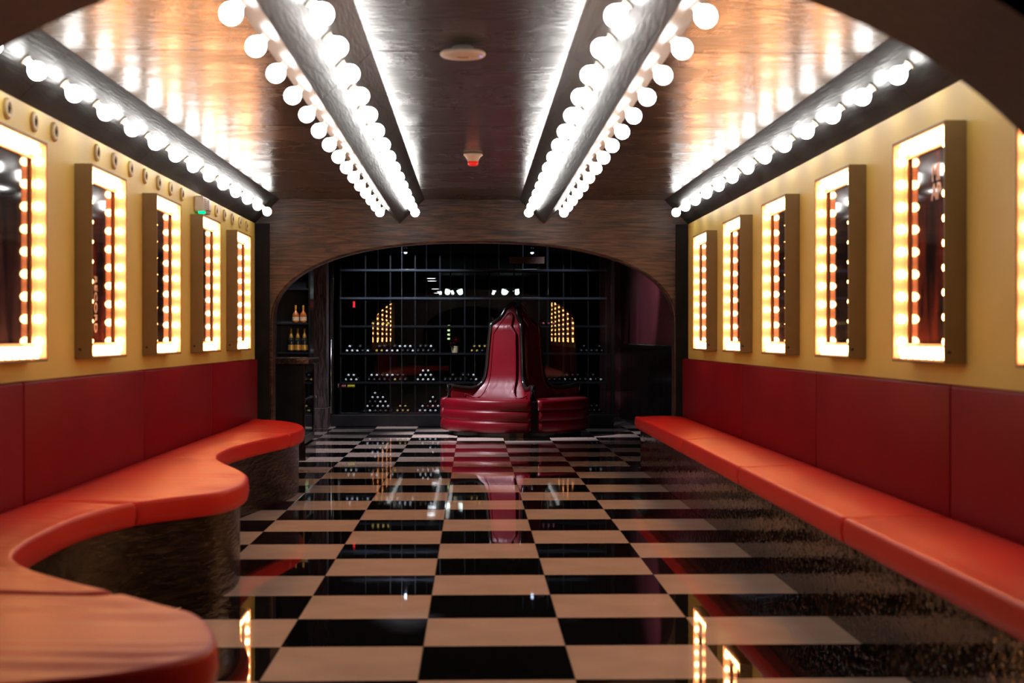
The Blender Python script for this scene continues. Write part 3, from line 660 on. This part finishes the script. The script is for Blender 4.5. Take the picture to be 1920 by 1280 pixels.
# bottle niche on the left
t = thing('bottle_cabinet', 'tall dark open bottle cabinet left of the wood-grained pillar', 'cabinet', (-2.40, 19.1, 0))
obj('back', bx(-0.19, 0.22, 0.19, 0.21, 0.001, 2.4), 'shelf_metal', t)
for x in (-0.20, 0.235): obj('side', bx(x-0.012, x+0.012, -0.2, 0.21, 0.001, 2.4, 0.002, 1), 'black_gloss', t)
for z in (0.05, 0.6, 1.107, 1.495, 1.95, 2.38): obj('shelf', bx(-0.187, 0.222, -0.2, 0.189, z-0.02, z, 0.002, 1), 'rack_metal', t)
def stand_bottle(x, z, kind, label, group):
    b = thing('amber_bottle' if kind == 'a' else 'champagne_bottle', label, 'bottle', (x, 19.0, z), 0, group)
    if kind == 'a':
        bm = nb(); lathe(bm, [(0.0, 0.001), (0.040, 0.001), (0.046, 0.01), (0.046, 0.10), (0.034, 0.13), (0.014, 0.155), (0.013, 0.185)], 14); obj('body', bm, 'amber', b, True)
        bm = nb(); lathe(bm, [(0.014, 0.186), (0.015, 0.188), (0.015, 0.235), (0.0, 0.237)], 12); obj('stopper', bm, 'foil_gold', b)
        bm = nb(); lathe(bm, [(0.0465, 0.03), (0.0465, 0.08)], 14, cap=False); obj('label', bm, 'label_paper', b, True)
    else:
        bm = nb(); lathe(bm, [(0.0, 0.001), (0.040, 0.001), (0.043, 0.01), (0.043, 0.15), (0.036, 0.185)], 14); obj('body', bm, 'bottle_glass', b, True)
        bm = nb(); lathe(bm, [(0.0362, 0.185), (0.022, 0.225), (0.015, 0.26), (0.015, 0.29), (0.018, 0.295), (0.018, 0.318), (0.0, 0.322)], 14); obj('foil', bm, 'foil_gold', b, True)
        bm = nb(); lathe(bm, [(0.0435, 0.03), (0.0435, 0.10)], 14, cap=False); obj('label', bm, 'foil_gold', b, True)
stand_bottle(-2.355, 1.4955, 'a', 'left of the two amber bottles with gold stoppers in the cabinet', 'amber bottles in the cabinet')
stand_bottle(-2.255, 1.4955, 'a', 'right of the two amber bottles with gold stoppers in the cabinet', 'amber bottles in the cabinet')
for k, n_ in enumerate(('left', 'middle', 'right')):
    stand_bottle(-2.415+0.088*k, 1.1075, 'c', '%s one of the three gold-necked champagne bottles in the cabinet' % n_, 'champagne bottles in the cabinet')

# ------------------------------------------------------------------ round settee
SX, SY = 0.560, 19.50
st = thing('round_settee', 'round red leather settee with tall pointed central backs in the lobby', 'settee', (SX, SY, 0))
AL = math.radians(13.5)                       # direction of the front corner, to the right of -y
bm = nb(); lathe(bm, [(0.90, 0.001), (0.90, 0.062)], 64); obj('plinth', bm, 'black_gloss', st)
def ring_seat(a0, a1):
    bm = nb(); N = 26
    prof = [(0.12, 0.075), (0.97, 0.064)]
    for k in range(3):
        za = 0.070 + 0.137*k
        for q in range(7):
            s = q/6; prof.append((0.998 + 0.016*math.sin(PI*s)**0.5, za + 0.137*s))
    prof += [(0.955, 0.494), (0.90, 0.497), (0.6, 0.490), (0.12, 0.486)]
    rings = []
    for k in range(N+1):
        a = a0 + (a1-a0)*k/N; ux, uy = math.sin(a), -math.cos(a)
        rings.append([bm.verts.new((r*ux, r*uy, z)) for r, z in prof])
    m = len(prof)
    for A, B in zip(rings, rings[1:]):
        for k in range(m): bm.faces.new((A[k], A[(k+1) % m], B[(k+1) % m], B[k]))
    bm.faces.new(rings[0]); bm.faces.new(rings[-1][::-1]); return bm
TOPZ = [(0.0, 1.756), (0.05, 1.735), (0.09, 1.68), (0.135, 1.565), (0.19, 1.515), (0.238, 1.465), (0.262, 1.15), (0.275, 0.92), (0.292, 0.77), (0.32, 0.68), (0.37, 0.625),
        (0.44, 0.603), (0.54, 0.615), (0.60, 0.632), (0.662, 0.655)]
def interp(tab, x):
    x = abs(x)
    for (a, p), (b, q) in zip(tab, tab[1:]):
        if x <= b: return p + (q-p)*(x-a)/(b-a)
    return tab[-1][1]
DB = [(0.40, 0.46), (0.50, 0.43), (0.60, 0.38), (0.68, 0.325), (0.77, 0.293), (0.92, 0.275), (1.15, 0.262), (1.46, 0.240), (1.56, 0.14), (1.68, 0.09), (1.76, 0.015)]
def dist(s, z):
    a = interp(DB, z); b = abs(s); k = 0.05
    return 0.5*(a+b+math.sqrt((a-b)**2+k*k)) - 0.015
def panel_grid(scale, zdrop, lift, nz=26):
    bm = nb(); ss = []
    for (a, _), (b, _) in zip(TOPZ, TOPZ[1:]):
        for q in range(3): ss.append(a + (b-a)*q/3)
    ss.append(TOPZ[-1][0]); ss = [-v for v in ss[:0:-1]] + ss
    cols = []
    for s in ss:
        zt = interp(TOPZ, s) - zdrop; sp = s*scale
        cols.append([(sp, 0.44 + (zt-0.44)*k/nz) for k in range(nz+1)])
    V = []
    for c in cols:
        V.append([bm.verts.new((s, -(dist(s, z)+lift), z)) for s, z in c])
    for A, B in zip(V, V[1:]):
        for k in range(nz): bm.faces.new((A[k], B[k], B[k+1], A[k+1]))
    # thickness back towards the column
    W = [[bm.verts.new((v.co.x*0.97, v.co.y+0.035+lift, v.co.z)) for v in c] for c in V]
    for A, B in zip(W, W[1:]):
        for k in range(nz): bm.faces.new((A[k], A[k+1], B[k+1], B[k]))
    for k in range(len(V)-1):
        bm.faces.new((V[k][-1], V[k+1][-1], W[k+1][-1], W[k][-1])); bm.faces.new((V[k][0], W[k][0], W[k+1][0], V[k+1][0]))
    for k in range(nz):
        bm.faces.new((V[0][k], V[0][k+1], W[0][k+1], W[0][k])); bm.faces.new((V[-1][k], W[-1][k], W[-1][k+1], V[-1][k+1]))
    rim = [v.co.copy() for v in [c[-1] for c in V]]
    return bm, rim
g_out, rim = panel_grid(1.0, 0.0, 0.0); g_in, rim_in = panel_grid(0.72, 0.11, 0.040)
out_me = mesh_of(g_out, 'backrest', True, ['settee_red']); in_me = mesh_of(g_in, 'inner_pad', True, ['settee_red'])
bm = nb(); tube(bm, [Vector((rim[0].x, rim[0].y, 0.45))] + rim + [Vector((rim[-1].x, rim[-1].y, 0.45))], 0.028, 8); trim_me = mesh_of(bm, 'trim_rail', True, ['black_gloss'])
bm = nb(); tube(bm, [Vector((rim_in[0].x, rim_in[0].y, 0.48))] + rim_in + [Vector((rim_in[-1].x, rim_in[-1].y, 0.48))], 0.010, 6); welt_me = mesh_of(bm, 'welt', True, ['settee_red'])
for q in range(4):
    ca = AL - PI/4 + q*PI/2                    # panel normal, measured to the right of -y
    obj('seat_cushion', ring_seat(ca-PI/4+0.050, ca+PI/4-0.050), 'settee_red', st, True)
    b_ = link('backrest', out_me, st, (0, 0, 0), (0, 0, ca)); link('inner_pad', in_me, b_, (0, 0, 0)); link('trim_rail', trim_me, b_, (0, 0.012, 0.012)); link('welt', welt_me, b_, (0, 0, 0))
    cx, cy = math.sin(ca+PI/4), -math.cos(ca+PI/4)
    o = obj('divider', bx(-0.045, 0.045, -0.985, -0.55, 0.064, 0.47, 0.006, 1), 'black_gloss', st, False, (0, 0, 0), (0, 0, ca+PI/4))
